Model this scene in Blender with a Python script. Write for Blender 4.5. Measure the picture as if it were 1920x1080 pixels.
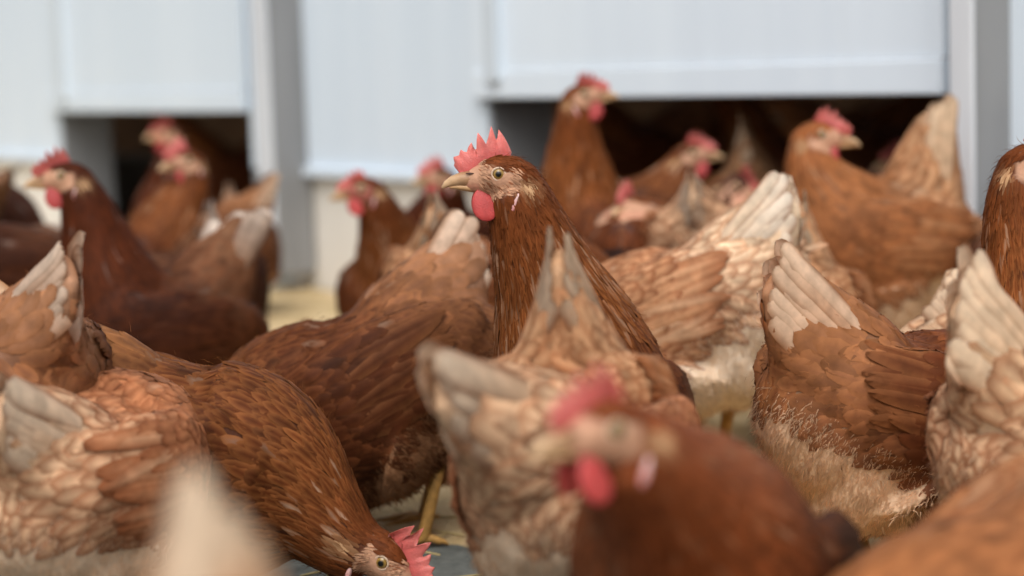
import bpy, bmesh, math, random
import numpy as np
from mathutils import Vector, Matrix
from mathutils.bvhtree import BVHTree
from mathutils.kdtree import KDTree

for o in list(bpy.data.objects):
    bpy.data.objects.remove(o, do_unlink=True)
scene = bpy.context.scene
COL = scene.collection
PI = math.pi
R = math.radians

# ---------------------------------------------------------------- camera
F_MM = 70.0
FPX = 1920 * F_MM / 36.0
CAM = np.array([0.0, 0.0, 0.465])
PITCH = math.atan((540 - 120) / FPX)
ROLL = R(1.9)
fwd = np.array([0, math.cos(PITCH), -math.sin(PITCH)])
rt0 = np.array([1.0, 0, 0])
up0 = np.cross(rt0, fwd)
rt = rt0 * math.cos(ROLL) - up0 * math.sin(ROLL)
up = up0 * math.cos(ROLL) + rt0 * math.sin(ROLL)
cd = bpy.data.cameras.new('camera')
cd.lens = F_MM; cd.sensor_width = 36.0; cd.clip_start = 0.02; cd.clip_end = 500
cd.dof.use_dof = True; cd.dof.focus_distance = 1.70; cd.dof.aperture_fstop = 3.1
cam = bpy.data.objects.new('camera', cd); COL.objects.link(cam)
M = Matrix(((rt[0], up[0], -fwd[0], CAM[0]), (rt[1], up[1], -fwd[1], CAM[1]), (rt[2], up[2], -fwd[2], CAM[2]), (0, 0, 0, 1)))
cam.matrix_world = M
scene.camera = cam

def at(px, py, d):
    """point of the place that stands d metres in front of the lens, seen at a pixel of the photograph"""
    return CAM + (fwd * FPX + rt * (px - 960) - up * (py - 540)) * (d / FPX)

# ---------------------------------------------------------------- sky, sun, exposure
SUN_EL, SUN_AZ = 55.0, 260.0     # azimuth the light comes from, degrees from +X counter-clockwise
w = bpy.data.worlds.new('World'); scene.world = w; w.use_nodes = True
nt = w.node_tree; nt.nodes.clear()
sky = nt.nodes.new('ShaderNodeTexSky'); sky.sky_type = 'NISHITA'; sky.sun_disc = False
sky.sun_elevation = R(SUN_EL); sky.sun_rotation = R(90 - SUN_AZ)
sky.air_density = 1.0; sky.dust_density = 6.0; sky.ozone_density = 0.6
bg = nt.nodes.new('ShaderNodeBackground'); bg.inputs['Strength'].default_value = 0.15
wo = nt.nodes.new('ShaderNodeOutputWorld')
hs_ = nt.nodes.new('ShaderNodeHueSaturation'); hs_.inputs['Saturation'].default_value = .30   # thin overcast greys the sky
nt.links.new(sky.outputs[0], hs_.inputs['Color']); nt.links.new(hs_.outputs[0], bg.inputs[0]); nt.links.new(bg.outputs[0], wo.inputs[0])
sd = bpy.data.lights.new('sun', 'SUN'); sd.energy = 0.95; sd.angle = R(60); sd.color = (1.0, 0.96, 0.90)
sun = bpy.data.objects.new('sun', sd); COL.objects.link(sun)
sv = Vector((math.cos(R(SUN_EL)) * math.cos(R(SUN_AZ)), math.cos(R(SUN_EL)) * math.sin(R(SUN_AZ)), math.sin(R(SUN_EL))))
sun.rotation_euler = sv.to_track_quat('Z', 'Y').to_euler(); sun.location = sv * 20
vs = scene.view_settings
vs.view_transform = 'Standard'; vs.look = 'None'; vs.exposure = 0.14; vs.gamma = 1.0; vs.use_curve_mapping = False
scene.cycles.use_denoising = True
scene.cycles.max_bounces = 6; scene.cycles.diffuse_bounces = 4; scene.cycles.transmission_bounces = 3

# ---------------------------------------------------------------- helpers
def srgb(r, g, b):
    f = lambda c: (c / 255 / 12.92) if c / 255 <= .04045 else ((c / 255 + .055) / 1.055) ** 2.4
    return np.array([f(r), f(g), f(b)])

def nrm(v):
    v = np.asarray(v, float)
    return v / (np.linalg.norm(v, axis=-1, keepdims=True) + 1e-12)

def tag(o, label=None, cat=None, group=None, kind=None):
    if label: o['label'] = label
    if cat: o['category'] = cat
    if group: o['group'] = group
    if kind: o['kind'] = kind
    return o

def mesh_np(name, V, Fq, mat, cols=None, uvs=None, smooth=True, nors=None):
    """mesh from arrays; Fq an (n,3) or (n,4) index array, or a list of such arrays"""
    me = bpy.data.meshes.new(name)
    Fs = Fq if isinstance(Fq, list) else [Fq]
    Fs = [np.asarray(f, np.int32) for f in Fs if len(f)]
    V = np.asarray(V, np.float32)
    me.vertices.add(len(V)); me.vertices.foreach_set('co', V.ravel())
    loops = np.concatenate([f.ravel() for f in Fs])
    tot = np.concatenate([np.full(len(f), f.shape[1], np.int32) for f in Fs])
    st = np.concatenate([[0], np.cumsum(tot)[:-1]]).astype(np.int32)
    me.loops.add(len(loops)); me.loops.foreach_set('vertex_index', loops)
    me.polygons.add(len(tot)); me.polygons.foreach_set('loop_start', st); me.polygons.foreach_set('loop_total', tot)
    me.update(calc_edges=True)
    if smooth: me.polygons.foreach_set('use_smooth', np.ones(len(tot), bool))
    if cols is not None:
        a = me.color_attributes.new('Col', 'FLOAT_COLOR', 'POINT')
        c4 = np.ones((len(V), 4), np.float32); c4[:, :3] = cols
        a.data.foreach_set('color', c4.ravel())
    if uvs is not None:
        u = me.uv_layers.new(name='UVMap')
        u.data.foreach_set('uv', np.asarray(uvs, np.float32)[loops].ravel())
    if mat is not None: me.materials.append(mat)
    me.validate()
    if nors is not None: me.normals_split_custom_set_from_vertices(np.asarray(nors, np.float32).tolist())
    return me

def obj(name, me, parent=None, loc=None):
    o = bpy.data.objects.new(name, me); COL.objects.link(o)
    if parent is not None: o.parent = parent
    if loc is not None: o.location = loc
    return o

def sweep(P, W, H, side, n=20):
    """closed tube with elliptical rings; returns verts and faces (quads list, tris list)"""
    P = np.asarray(P, float); m = len(P)
    T = np.gradient(P, axis=0); T = nrm(T)
    side = np.broadcast_to(np.asarray(side, float), P.shape)
    U = nrm(np.cross(T, side)); S_ = nrm(np.cross(U, T))
    a = np.linspace(0, 2 * PI, n, endpoint=False)
    ring = P[:, None, :] + S_[:, None, :] * (np.asarray(W)[:, None, None] * np.cos(a)[None, :, None]) + U[:, None, :] * (np.asarray(H)[:, None, None] * np.sin(a)[None, :, None])
    V = np.concatenate([ring.reshape(-1, 3), P[:1] - T[:1] * W[0] * .4, P[-1:] + T[-1:] * W[-1] * .4])
    i, j = np.meshgrid(np.arange(m - 1), np.arange(n), indexing='ij'); j2 = (j + 1) % n
    Q = np.stack([i * n + j, i * n + j2, (i + 1) * n + j2, (i + 1) * n + j], -1).reshape(-1, 4)
    k = np.arange(n); k2 = (k + 1) % n
    T1 = np.stack([np.full(n, m * n), k2, k], -1)
    T2 = np.stack([np.full(n, m * n + 1), (m - 1) * n + k, (m - 1) * n + k2], -1)
    return V, Q, np.concatenate([T1, T2])

def merge(parts):
    Vs, Qs, Ts, off = [], [], [], 0
    for V, Q, T in parts:
        Vs.append(V); Qs.append(np.asarray(Q).reshape(-1, 4) + off); Ts.append(np.asarray(T).reshape(-1, 3) + off); off += len(V)
    return np.concatenate(Vs), np.concatenate(Qs), np.concatenate(Ts)

def interp(xs, ys, x):
    ys = np.asarray(ys, float)
    if ys.ndim == 1: return np.interp(x, xs, ys)
    return np.stack([np.interp(x, xs, ys[:, k]) for k in range(ys.shape[1])], -1)

# ---------------------------------------------------------------- materials
def newmat(name):
    m = bpy.data.materials.new(name); m.use_nodes = True
    nt = m.node_tree; b = nt.nodes['Principled BSDF']
    return m, nt, b

def node(nt, t, **kw):
    n = nt.nodes.new(t)
    for k, v in kw.items(): setattr(n, k, v)
    return n

def noise_mat(name, c1, c2, scale=8, rough=.7, bump=.2, detail=6, coord='Object', stretch=(1, 1, 1), bscale=None, spec=.3, lo=.35, hi=.65, bdist=.01):
    m, nt, b = newmat(name)
    tc = node(nt, 'ShaderNodeTexCoord'); mp = node(nt, 'ShaderNodeMapping'); mp.inputs['Scale'].default_value = stretch
    nz = node(nt, 'ShaderNodeTexNoise'); nz.inputs['Scale'].default_value = scale; nz.inputs['Detail'].default_value = detail
    cr = node(nt, 'ShaderNodeValToRGB')
    cr.color_ramp.elements[0].color = (*c1, 1); cr.color_ramp.elements[1].color = (*c2, 1)
    cr.color_ramp.elements[0].position = lo; cr.color_ramp.elements[1].position = hi
    nt.links.new(tc.outputs[coord], mp.inputs[0]); nt.links.new(mp.outputs[0], nz.inputs[0])
    nt.links.new(nz.outputs[0], cr.inputs[0]); nt.links.new(cr.outputs[0], b.inputs['Base Color'])
    b.inputs['Roughness'].default_value = rough; b.inputs['Specular IOR Level'].default_value = spec
    if bump:
        n2 = node(nt, 'ShaderNodeTexNoise'); n2.inputs['Scale'].default_value = bscale or scale * 4; n2.inputs['Detail'].default_value = 4
        bp = node(nt, 'ShaderNodeBump'); bp.inputs['Strength'].default_value = bump; bp.inputs['Distance'].default_value = bdist
        nt.links.new(mp.outputs[0], n2.inputs[0]); nt.links.new(n2.outputs[0], bp.inputs['Height']); nt.links.new(bp.outputs[0], b.inputs['Normal'])
    return m

def attr_mat(name, rough=.6, spec=.25, var=.25, vscale=60, bump=.25, bscale=300, sss=0, barbs=False, transl=0, sheen=0):
    m, nt, b = newmat(name)
    at_ = node(nt, 'ShaderNodeAttribute', attribute_name='Col')
    tc = node(nt, 'ShaderNodeTexCoord')
    nz = node(nt, 'ShaderNodeTexNoise'); nz.inputs['Scale'].default_value = vscale; nz.inputs['Detail'].default_value = 5
    mr = node(nt, 'ShaderNodeMapRange'); mr.inputs[1].default_value = .3; mr.inputs[2].default_value = .7
    mr.inputs[3].default_value = 1 - var; mr.inputs[4].default_value = 1 + var
    mx = node(nt, 'ShaderNodeVectorMath', operation='SCALE')
    nt.links.new(tc.outputs['Object'], nz.inputs[0]); nt.links.new(nz.outputs[0], mr.inputs[0])
    nt.links.new(at_.outputs['Color'], mx.inputs[0]); nt.links.new(mr.outputs[0], mx.inputs['Scale'])
    nt.links.new(mx.outputs[0], b.inputs['Base Color'])
    b.inputs['Roughness'].default_value = rough; b.inputs['Specular IOR Level'].default_value = spec
    if sss:
        b.inputs['Subsurface Weight'].default_value = sss; b.inputs['Subsurface Radius'].default_value = (.006, .002, .0012); b.inputs['Subsurface Scale'].default_value = 1
    if sheen:
        b.inputs['Sheen Weight'].default_value = sheen; b.inputs['Sheen Roughness'].default_value = .5
    h = None
    if barbs:
        uv = node(nt, 'ShaderNodeUVMap'); sp = node(nt, 'ShaderNodeSeparateXYZ'); nt.links.new(uv.outputs[0], sp.inputs[0])
        # barbs run forward and outward from the shaft: phase = 40u - 9|v|
        av = node(nt, 'ShaderNodeMath', operation='ABSOLUTE'); nt.links.new(sp.outputs[1], av.inputs[0])
        m1 = node(nt, 'ShaderNodeMath', operation='MULTIPLY'); m1.inputs[1].default_value = 380; nt.links.new(sp.outputs[0], m1.inputs[0])
        m2 = node(nt, 'ShaderNodeMath', operation='MULTIPLY_ADD'); m2.inputs[1].default_value = -60; nt.links.new(av.outputs[0], m2.inputs[0]); nt.links.new(m1.outputs[0], m2.inputs[2])
        sn = node(nt, 'ShaderNodeMath', operation='SINE'); nt.links.new(m2.outputs[0], sn.inputs[0])
        h = sn
        k = node(nt, 'ShaderNodeMath', operation='MULTIPLY_ADD'); k.inputs[1].default_value = .035; k.inputs[2].default_value = 1.0; nt.links.new(sn.outputs[0], k.inputs[0])
        mx2 = node(nt, 'ShaderNodeVectorMath', operation='SCALE'); nt.links.new(mx.outputs[0], mx2.inputs[0]); nt.links.new(k.outputs[0], mx2.inputs['Scale'])
        nt.links.new(mx2.outputs[0], b.inputs['Base Color'])
    if bump:
        bp = node(nt, 'ShaderNodeBump'); bp.inputs['Strength'].default_value = bump; bp.inputs['Distance'].default_value = .001
        if h is None:
            n2 = node(nt, 'ShaderNodeTexNoise'); n2.inputs['Scale'].default_value = bscale; n2.inputs['Detail'].default_value = 3
            nt.links.new(tc.outputs['Object'], n2.inputs[0]); h = n2
        nt.links.new(h.outputs[0], bp.inputs['Height']); nt.links.new(bp.outputs[0], b.inputs['Normal'])
    if transl:
        tr = node(nt, 'ShaderNodeBsdfTranslucent'); mixs = node(nt, 'ShaderNodeMixShader'); mixs.inputs[0].default_value = transl
        src = b.inputs['Base Color'].links[0].from_socket
        nt.links.new(src, tr.inputs[0]); nt.links.new(b.outputs[0], mixs.inputs[1]); nt.links.new(tr.outputs[0], mixs.inputs[2])
        nt.links.new(mixs.outputs[0], nt.nodes['Material Output'].inputs[0])
    return m

M_FEATHER = attr_mat('feather', rough=.62, spec=.11, var=.22, vscale=70, bump=.06, barbs=True, transl=.12)
M_SKIN = attr_mat('hen_skin', rough=.62, spec=.3, var=.14, vscale=160, bump=.5, bscale=420)
M_FLUFF = attr_mat('down', rough=.85, spec=.08, var=.12, vscale=45, bump=0, transl=.40)
M_COMB = attr_mat('comb_flesh', rough=.48, spec=.35, var=.14, vscale=140, bump=.5, bscale=700, sss=.25)
M_HORN = attr_mat('horn', rough=.38, spec=.4, var=.15, vscale=120, bump=.15, bscale=300)
M_EYE = attr_mat('eye', rough=.06, spec=.6, var=.08, vscale=500, bump=0)
M_LEG = attr_mat('shank_scales', rough=.55, spec=.3, var=.2, vscale=150, bump=.5, bscale=500)

# ---------------------------------------------------------------- the hens
FU = np.array([0, .22, .5, .78, .94, 1.0])
FW_ROUND = np.array([.30, .80, 1.0, .95, .62, .12])
FW_POINT = np.array([.35, .85, .95, .62, .28, .03])
FV = np.array([-1, 0, 1.0])
def feathers(P, N, T, L, W, lift, curl, point, cC, cE, rng, stations=None, lace=.9, tipc=None, cam_=.12, off=.0008, V_=None, wrap=None, proud=.10):
    """all feathers of one part as arrays: verts, quads, colours, uvs"""
    U = FU if stations is None else stations
    FVv = FV if V_ is None else V_
    n = len(P); nu = len(U); nv = len(FVv)
    wr = np.interp(U, FU, FW_ROUND); wp = np.interp(U, FU, FW_POINT)
    ang = rng.normal(0, .10, n)
    S = nrm(np.cross(N, T))
    T2 = T * np.cos(ang)[:, None] + S * np.sin(ang)[:, None]
    S2 = nrm(np.cross(N, T2))
    tw = rng.normal(0, .06, n)
    S3 = S2 * np.cos(tw)[:, None] + N * np.sin(tw)[:, None]; N3 = N * np.cos(tw)[:, None] - S2 * np.sin(tw)[:, None]
    wid = (wr[None] * (1 - point[:, None]) + wp[None] * point[:, None]) * W[:, None] * .5      # n,nu
    along = U[None] * L[:, None]
    hgt = off + along * lift[:, None] - curl[:, None] * U[None] ** 2 * L[:, None]
    X = P[:, None, None, :] + T2[:, None, None, :] * (along[:, :, None] - .10 * wid[:, :, None] * np.abs(FVv)[None, None, :] * 2)[..., None]
    X = X + S3[:, None, None, :] * (wid[:, :, None] * FVv[None, None, :])[..., None]
    X = X + N3[:, None, None, :] * (hgt[:, :, None] - cam_ * wid[:, :, None] * 2 * (FVv ** 2)[None, None, :])[..., None]
    base = (np.arange(n) * nu * nv)[:, None, None]
    i, j = np.meshgrid(np.arange(nu - 1), np.arange(nv - 1), indexing='ij')
    q = np.stack([i * nv + j, (i + 1) * nv + j, (i + 1) * nv + j + 1, i * nv + j + 1], -1).reshape(1, -1, 4)
    Q = (base + q).reshape(-1, 4)
    e = np.clip(np.maximum(np.abs(FVv)[None, :] ** 1.5 * np.ones((nu, 1)), ((U - .72) / .28).clip(0, 1)[:, None] ** .8), 0, 1) * lace
    C = cC[:, None, None, :] * (1 - e)[None, :, :, None] + cE[:, None, None, :] * e[None, :, :, None]
    if tipc is not None:
        tm = ((U - tipc[1]) / (1 - tipc[1])).clip(0, 1) * tipc[2]
        C = C * (1 - tm)[None, :, None, None] + np.asarray(tipc[0])[None, None, None, :] * tm[None, :, None, None]
    uv = np.stack(np.broadcast_arrays(U[None, :, None] + rng.random(n)[:, None, None] * 7, FVv[None, None, :] + 0 * U[None, :, None]), -1)
    NV = N[:, None, None, :] + S2[:, None, None, :] * (.30 * FVv)[None, None, :, None] + T2[:, None, None, :] * (1.7 * curl[:, None] * U[None] - .5 * lift[:, None])[:, :, None, None]
    NV = nrm(NV)
    if wrap is not None:      # lay the feathers onto the body like scales, tips a little proud
        X0 = P[:, None, None, :] + T2[:, None, None, :] * (along[:, :, None] - .10 * wid[:, :, None] * np.abs(FVv)[None, None, :] * 2)[..., None] + S2[:, None, None, :] * (wid[:, :, None] * FVv[None, None, :])[..., None]
        X0 = X0 - N[:, None, None, :] * (curl[:, None] * U[None] ** 2 * L[:, None])[:, :, None, None]
        Xs, Ns = wrap_to(wrap, X0.reshape(-1, 3)); Xs = Xs.reshape(X0.shape); Ns = Ns.reshape(X0.shape)
        dist = np.linalg.norm(Xs - X0, axis=3, keepdims=True); k_ = np.clip((dist - .014) / .010, 0, 1)
        lay = rng.uniform(.0003, .0010, n)[:, None, None]
        h_ = lay + (proud * (.4 + 1.2 * rng.random(n)))[:, None, None] * along[:, :, None] * (1 - .55 * (FVv ** 2)[None, None, :])
        Nn = nrm(Ns * (1 - k_) + NV * k_)
        X = (Xs * (1 - k_) + X0 * k_) + Nn * h_[..., None]
        NV = nrm(Nn + S2[:, None, None, :] * (.17 * FVv)[None, None, :, None] + T2[:, None, None, :] * (.15 * (U - .4))[None, :, None, None])
    return X.reshape(-1, 3), Q, C.reshape(-1, 3), uv.reshape(-1, 2), NV.reshape(-1, 3)

def wrap_to(target, X):
    obs = []
    for off_ in (1e-5, .002):
        me = bpy.data.meshes.new('tmp'); me.vertices.add(len(X)); me.vertices.foreach_set('co', X.astype(np.float32).ravel())
        o = bpy.data.objects.new('tmp', me); COL.objects.link(o)
        m = o.modifiers.new('w', 'SHRINKWRAP'); m.target = target; m.wrap_method = 'NEAREST_SURFACEPOINT'; m.wrap_mode = 'ABOVE_SURFACE'; m.offset = off_
        obs.append((o, me))
    dg = bpy.context.evaluated_depsgraph_get(); out = []
    for o, me in obs:
        ev = o.evaluated_get(dg).data; a = np.empty(len(X) * 3, np.float32); ev.vertices.foreach_get('co', a); out.append(a.reshape(-1, 3).astype(float))
    for o, me in obs: bpy.data.objects.remove(o, do_unlink=True); bpy.data.meshes.remove(me)
    return out[0], nrm(out[1] - out[0])

def strands(P, N, T, L, col, rng, wid=.0007):
    n = len(P)
    D = nrm(T * .8 + N * rng.uniform(.3, 1.1, (n, 1)) + rng.normal(0, .38, (n, 3)))
    D2 = nrm(D + T * .5 + rng.normal(0, .4, (n, 3)) + np.array([0, 0, -.2]))
    S = nrm(np.cross(D, N) + rng.normal(0, .12, (n, 3)))
    a = P - N * .001; b = a + D * (L * .5)[:, None]; c = b + D2 * (L * .5)[:, None]
    wv = (wid * rng.uniform(.6, 1.5, n))[:, None]
    V = np.stack([a - S * wv, a + S * wv, b - S * wv * .8, b + S * wv * .8, c], 1).reshape(-1, 3)
    k = np.arange(n)[:, None] * 5
    Q = k + np.array([[0, 1, 3, 2]]); T3 = k + np.array([[2, 3, 4]])
    cc = np.repeat(col, 5, axis=0)
    return V, Q, T3, cc, np.repeat(nrm(N + .3 * D), 5, axis=0)

def remesh(V, Q, T, voxel, it=8):
    me = mesh_np('tmp', V, [Q, T], None)
    o = bpy.data.objects.new('tmp', me); COL.objects.link(o)
    r = o.modifiers.new('r', 'REMESH'); r.mode = 'VOXEL'; r.voxel_size = voxel; r.use_smooth_shade = True
    s = o.modifiers.new('s', 'SMOOTH'); s.factor = .5; s.iterations = it
    dg = bpy.context.evaluated_depsgraph_get()
    ev = o.evaluated_get(dg); m2 = bpy.data.meshes.new_from_object(ev)
    bpy.data.objects.remove(o, do_unlink=True); bpy.data.meshes.remove(me)
    return m2

def mesh_arrays(me):
    nv = len(me.vertices); V = np.empty(nv * 3, np.float32); me.vertices.foreach_get('co', V); V = V.reshape(-1, 3).astype(float)
    me.calc_loop_triangles(); nt_ = len(me.loop_triangles); T = np.empty(nt_ * 3, np.int32); me.loop_triangles.foreach_get('vertices', T)
    N = np.empty(nv * 3, np.float32); me.vertices.foreach_get('normal', N)
    return V, T.reshape(-1, 3), N.reshape(-1, 3).astype(float)

def lathe_lobe(c, rx, ry, rz, fdir, udir, sdir, taper=.45, n=14, m=12, bend=0):
    """thick drooping lobe: narrow at the top, round at the bottom"""
    th = np.linspace(0, PI, m); ph = np.linspace(0, 2 * PI, n, endpoint=False)
    tt, pp = np.meshgrid(th, ph, indexing='ij')
    k = 1 - taper * (np.cos(tt) * .5 + .5) ** 1.0
    x = np.sin(tt) * np.cos(pp) * rx * k; s = np.sin(tt) * np.sin(pp) * rz; u = np.cos(tt) * ry
    s = s + bend * (1 - np.cos(tt)) * .5
    V = c + x[..., None] * fdir + u[..., None] * udir + s[..., None] * sdir
    V = V.reshape(-1, 3)
    i, j = np.meshgrid(np.arange(m - 1), np.arange(n), indexing='ij'); j2 = (j + 1) % n
    Q = np.stack([i * n + j, (i + 1) * n + j, (i + 1) * n + j2, i * n + j2], -1).reshape(-1, 4)
    return V, Q

# comb outline of the photographed hen, read off in units of its head (forward, up) in metres from the eye
_z = .0843e-3
COMB = [((628 - x) * _z, (518 - y) * _z) for x, y in [
    (232, 492), (205, 462), (188, 435), (196, 408), (186, 372), (184, 345), (215, 338), (240, 330), (246, 300), (256, 270), (285, 292), (315, 300),
    (330, 250), (362, 201), (372, 250), (398, 275), (410, 270), (412, 180), (424, 104), (462, 150), (505, 225), (530, 150), (558, 40), (578, 90),
    (604, 190), (618, 160), (632, 78), (690, 160), (735, 250), (762, 315), (748, 350)]]
COMB_BASE = [((628 - x) * _z, (518 - y) * _z) for x, y in [(250, 515), (330, 505), (420, 470), (500, 400), (600, 368), (690, 362), (748, 365)]]

PAL = {  # neck, body, edge, rump, rump edge, tail, tail tip, down
 'rust':  dict(neck=(146, 80, 42), neckE=(196, 130, 78), body=(112, 58, 32), bodyE=(142, 82, 50), rump=(146, 88, 54), rumpE=(180, 122, 80), tail=(184, 130, 92), tip=(238, 212, 184), down=(200, 158, 118), under=(142, 86, 50)),
 'dark':  dict(neck=(96, 46, 24), neckE=(120, 64, 36), body=(74, 36, 20), bodyE=(92, 48, 28), rump=(90, 48, 28), rumpE=(116, 68, 42), tail=(150, 108, 78), tip=(244, 230, 216), down=(116, 72, 46), under=(84, 44, 26)),
 'brown': dict(neck=(128, 68, 36), neckE=(186, 126, 78), body=(98, 51, 28), bodyE=(130, 76, 46), rump=(134, 80, 50), rumpE=(170, 116, 78), tail=(188, 138, 104), tip=(244, 224, 202), down=(176, 132, 94), under=(108, 60, 34)),
 'tan':   dict(neck=(158, 94, 54), neckE=(200, 142, 94), body=(160, 104, 66), bodyE=(136, 82, 50), rump=(214, 168, 130), rumpE=(146, 88, 54), tail=(212, 166, 128), tip=(246, 222, 196), down=(240, 212, 180), under=(184, 132, 90)),
 'laced': dict(neck=(132, 72, 38), neckE=(178, 118, 72), body=(104, 54, 29), bodyE=(152, 96, 56), rump=(140, 84, 52), rumpE=(186, 128, 84), tail=(190, 138, 92), tip=(242, 220, 194), down=(176, 132, 94), under=(110, 60, 34)),
 'cream': dict(neck=(158, 96, 58), neckE=(206, 152, 106), body=(204, 152, 114), bodyE=(138, 82, 54), rump=(246, 220, 190), rumpE=(172, 112, 74), tail=(242, 214, 184), tip=(252, 242, 230), down=(250, 238, 220), under=(224, 186, 146)),
 'rustdark': dict(neck=(166, 92, 56), neckE=(184, 110, 68), body=(70, 36, 22), bodyE=(96, 56, 34), rump=(80, 44, 28), rumpE=(110, 68, 44), tail=(150, 104, 70), tip=(210, 180, 146), down=(120, 76, 48), under=(120, 66, 38)),
 'pale':  dict(neck=(158, 96, 58), neckE=(206, 152, 106), body=(178, 118, 82), bodyE=(138, 82, 54), rump=(232, 196, 162), rumpE=(150, 90, 56), tail=(224, 184, 150), tip=(250, 228, 204), down=(246, 224, 198), under=(212, 164, 126)),
}

HENS = []
def hen(label, center, heading, pitch=0, S=1.0, tail=None, head=None, hyaw=None, hpitch=0, pal='brown', det=1, seed=0, foot=0.0,
        headloc=None, downy=.6, group=None, spread=1.0, tailw=1.0, name='hen', tone=1.0, facecol=(184, 140, 112), comb=1.0, neckS=1.0, bow=0.0, tint=None, upk=.3, fleck=.12, fine=False, down=None, combtone=1.0):
    rng = np.random.default_rng(seed + 11)
    C = at(*center); zc = C[2]
    if zc < .11 or zc > .29: print('HEN height', seed, label[:30], round(zc, 3))
    a = R(heading); ca, sa = math.cos(a), math.sin(a)
    Rz = np.array([[ca, -sa, 0], [sa, ca, 0], [0, 0, 1]])
    root_loc = np.array([C[0], C[1], 0])
    to_l = lambda p: (np.asarray(p) - root_loc) @ Rz            # world -> hen frame
    b = R(pitch); cb, sb = math.cos(b), math.sin(b)
    Ry = np.array([[cb, 0, -sb], [0, 1, 0], [sb, 0, cb]])       # nose up for positive pitch
    B = lambda p: np.array([0, 0, zc]) + S * (np.atleast_2d(p) @ Ry.T)
    Bd = lambda d: np.asarray(d, float) @ Ry.T
    p_ = {k: srgb(*v) * tone * .93 for k, v in PAL[pal].items()}
    if down is not None: p_['down'] = srgb(*down)
    p_['down'] = p_['down'] * np.array([1.03, .96, .95])
    p_['wing'], p_['wingE'] = p_['body'], p_['bodyE']
    if pal in ('rust', 'brown', 'dark', 'laced', 'rustdark'):
        for k in ('neck', 'body', 'under', 'rump', 'rumpE', 'bodyE'): p_[k] = p_[k] * (.56 if k != 'rumpE' else .70)
        for k in ('neck', 'neckE', 'body', 'under', 'rump', 'rumpE', 'bodyE'): p_[k] = p_[k] * np.array([1, .93, .80])
        p_['wing'], p_['wingE'] = p_['body'] * .90, p_['bodyE'] * .80
    else:
        for k in p_: p_[k] = p_[k] * np.array([1, .985, .93])
    if tint is not None:
        for k in p_: p_[k] = p_[k] * np.array(tint)
    lat = np.array([0, 1.0, 0])
    # --- tail and head targets in the hen frame
    tip = to_l(at(*tail)) if tail is not None else B((-.215, 0, .16))[0]
    tb = B((-.040, 0, .002))[0]
    tdir = nrm(tip - tb); tlen = np.linalg.norm(tip - tb)
    if tlen > .30 * S: tip = tb + tdir * .30 * S; print('tail long', seed, round(tlen, 3)); tlen = .30 * S
    if head is not None: hp = to_l(at(*head))
    else: hp = B((.17, 0, .17))[0] if headloc is None else np.array([0, 0, 0]) + S * np.array(headloc)
    hy = R((hyaw if hyaw is not None else heading) - heading); hpi = R(hpitch)
    hf = np.array([math.cos(hy) * math.cos(hpi), math.sin(hy) * math.cos(hpi), math.sin(hpi)])
    hs = nrm(np.cross([0, 0, 1.0], hf)); hu = np.cross(hf, hs)
    HS = S * 1.0
    Hd = lambda f, u, s=0: hp + HS * (np.multiply.outer(f, hf) + np.multiply.outer(u, hu) + np.multiply.outer(s, hs))
    # --- solid chains
    chains = []; ST = []   # ST rows: centre, radius, flow, L, W, lift, curl, point, colC, colE, down
    def station(c, r, flow, L, W, lift, curl, pt, c1, c2, dn):
        ST.append(np.concatenate([c, [r], nrm(flow), [L * S, W * S, lift, curl, pt], c1, c2, [dn]]))
    tx = [-.132, -.115, -.085, -.045, 0, .045, .080, .105, .122]
    tw_ = [.020, .040, .057, .068, .072, .070, .058, .042, .022]
    th_ = [.022, .044, .064, .075, .081, .080, .068, .050, .026]
    tz = [.004, .000, -.006, -.011, -.010, -.006, .000, .006, .010]
    tP = B(np.stack([tx, np.zeros(9), tz], -1)); chains.append(sweep(tP, np.array(tw_) * S, np.array(th_) * S, lat, 28))
    for k in range(9):
        f = (tx[k] + .13) / .25
        mixr = np.clip((.30 - f) / .30, 0, 1)
        c1 = p_['body'] * (1 - mixr) + p_['rump'] * mixr; c2 = p_['bodyE'] * (1 - mixr) + p_['rumpE'] * mixr
        station(tP[k], tw_[k] * S, Bd([-.35, 0, -.95]) if k > 6 else Bd([-1, 0, -.10]) if k > 2 else (Bd([-.9, 0, -.5]) if k == 2 else Bd([-.4, 0, -.9])), .0195, .0096, .045, .13, .05, c1, c2, 0)
    for k in (1, 3, 5, 7):    # under side
        cc = B((tx[k], 0, tz[k] - th_[k] * .75))[0]
        station(cc, tw_[k] * S * .55, Bd([-1, 0, .12]), .020, .0105, .12, .15, .1, p_['under'], p_['bodyE'], 1.0 if k <= 3 else .25)
    # abdomen full of down
    ab = B([(-.085, 0, -.050), (-.072, 0, -.045), (-.05, 0, -.045), (-.02, 0, -.045), (.0, 0, -.045)])
    chains.append(sweep(ab, np.array([.03, .050, .058, .053, .03]) * S, np.array([.03, .050, .057, .054, .03]) * S, lat, 20))
    for k in range(5):
        station(ab[k] + np.array([0, 0, -.01]), .066 * S, np.array([-.45, 0, -1.0]), .03, .014, .2, .1, .3, p_['down'], p_['down'], 1.0)
    station(B((-.115, 0, -.040))[0], .058 * S, np.array([-.5, 0, -1.0]), .03, .014, .2, .1, .3, p_['down'], p_['down'], 1.0)
    # rump running out into the tail
    rf = np.array([0, .16, .32, .48, .64, .80, .94]); rP = tb + np.multiply.outer(rf * tlen, tdir)
    rw = np.array([.055, .056, .050, .037, .024, .013, .006]) * S * (.8 + .2 * tailw); rh = np.array([.056, .061, .057, .048, .038, .029, .018]) * S
    chains.append(sweep(rP, rw, rh, lat, 20))
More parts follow.
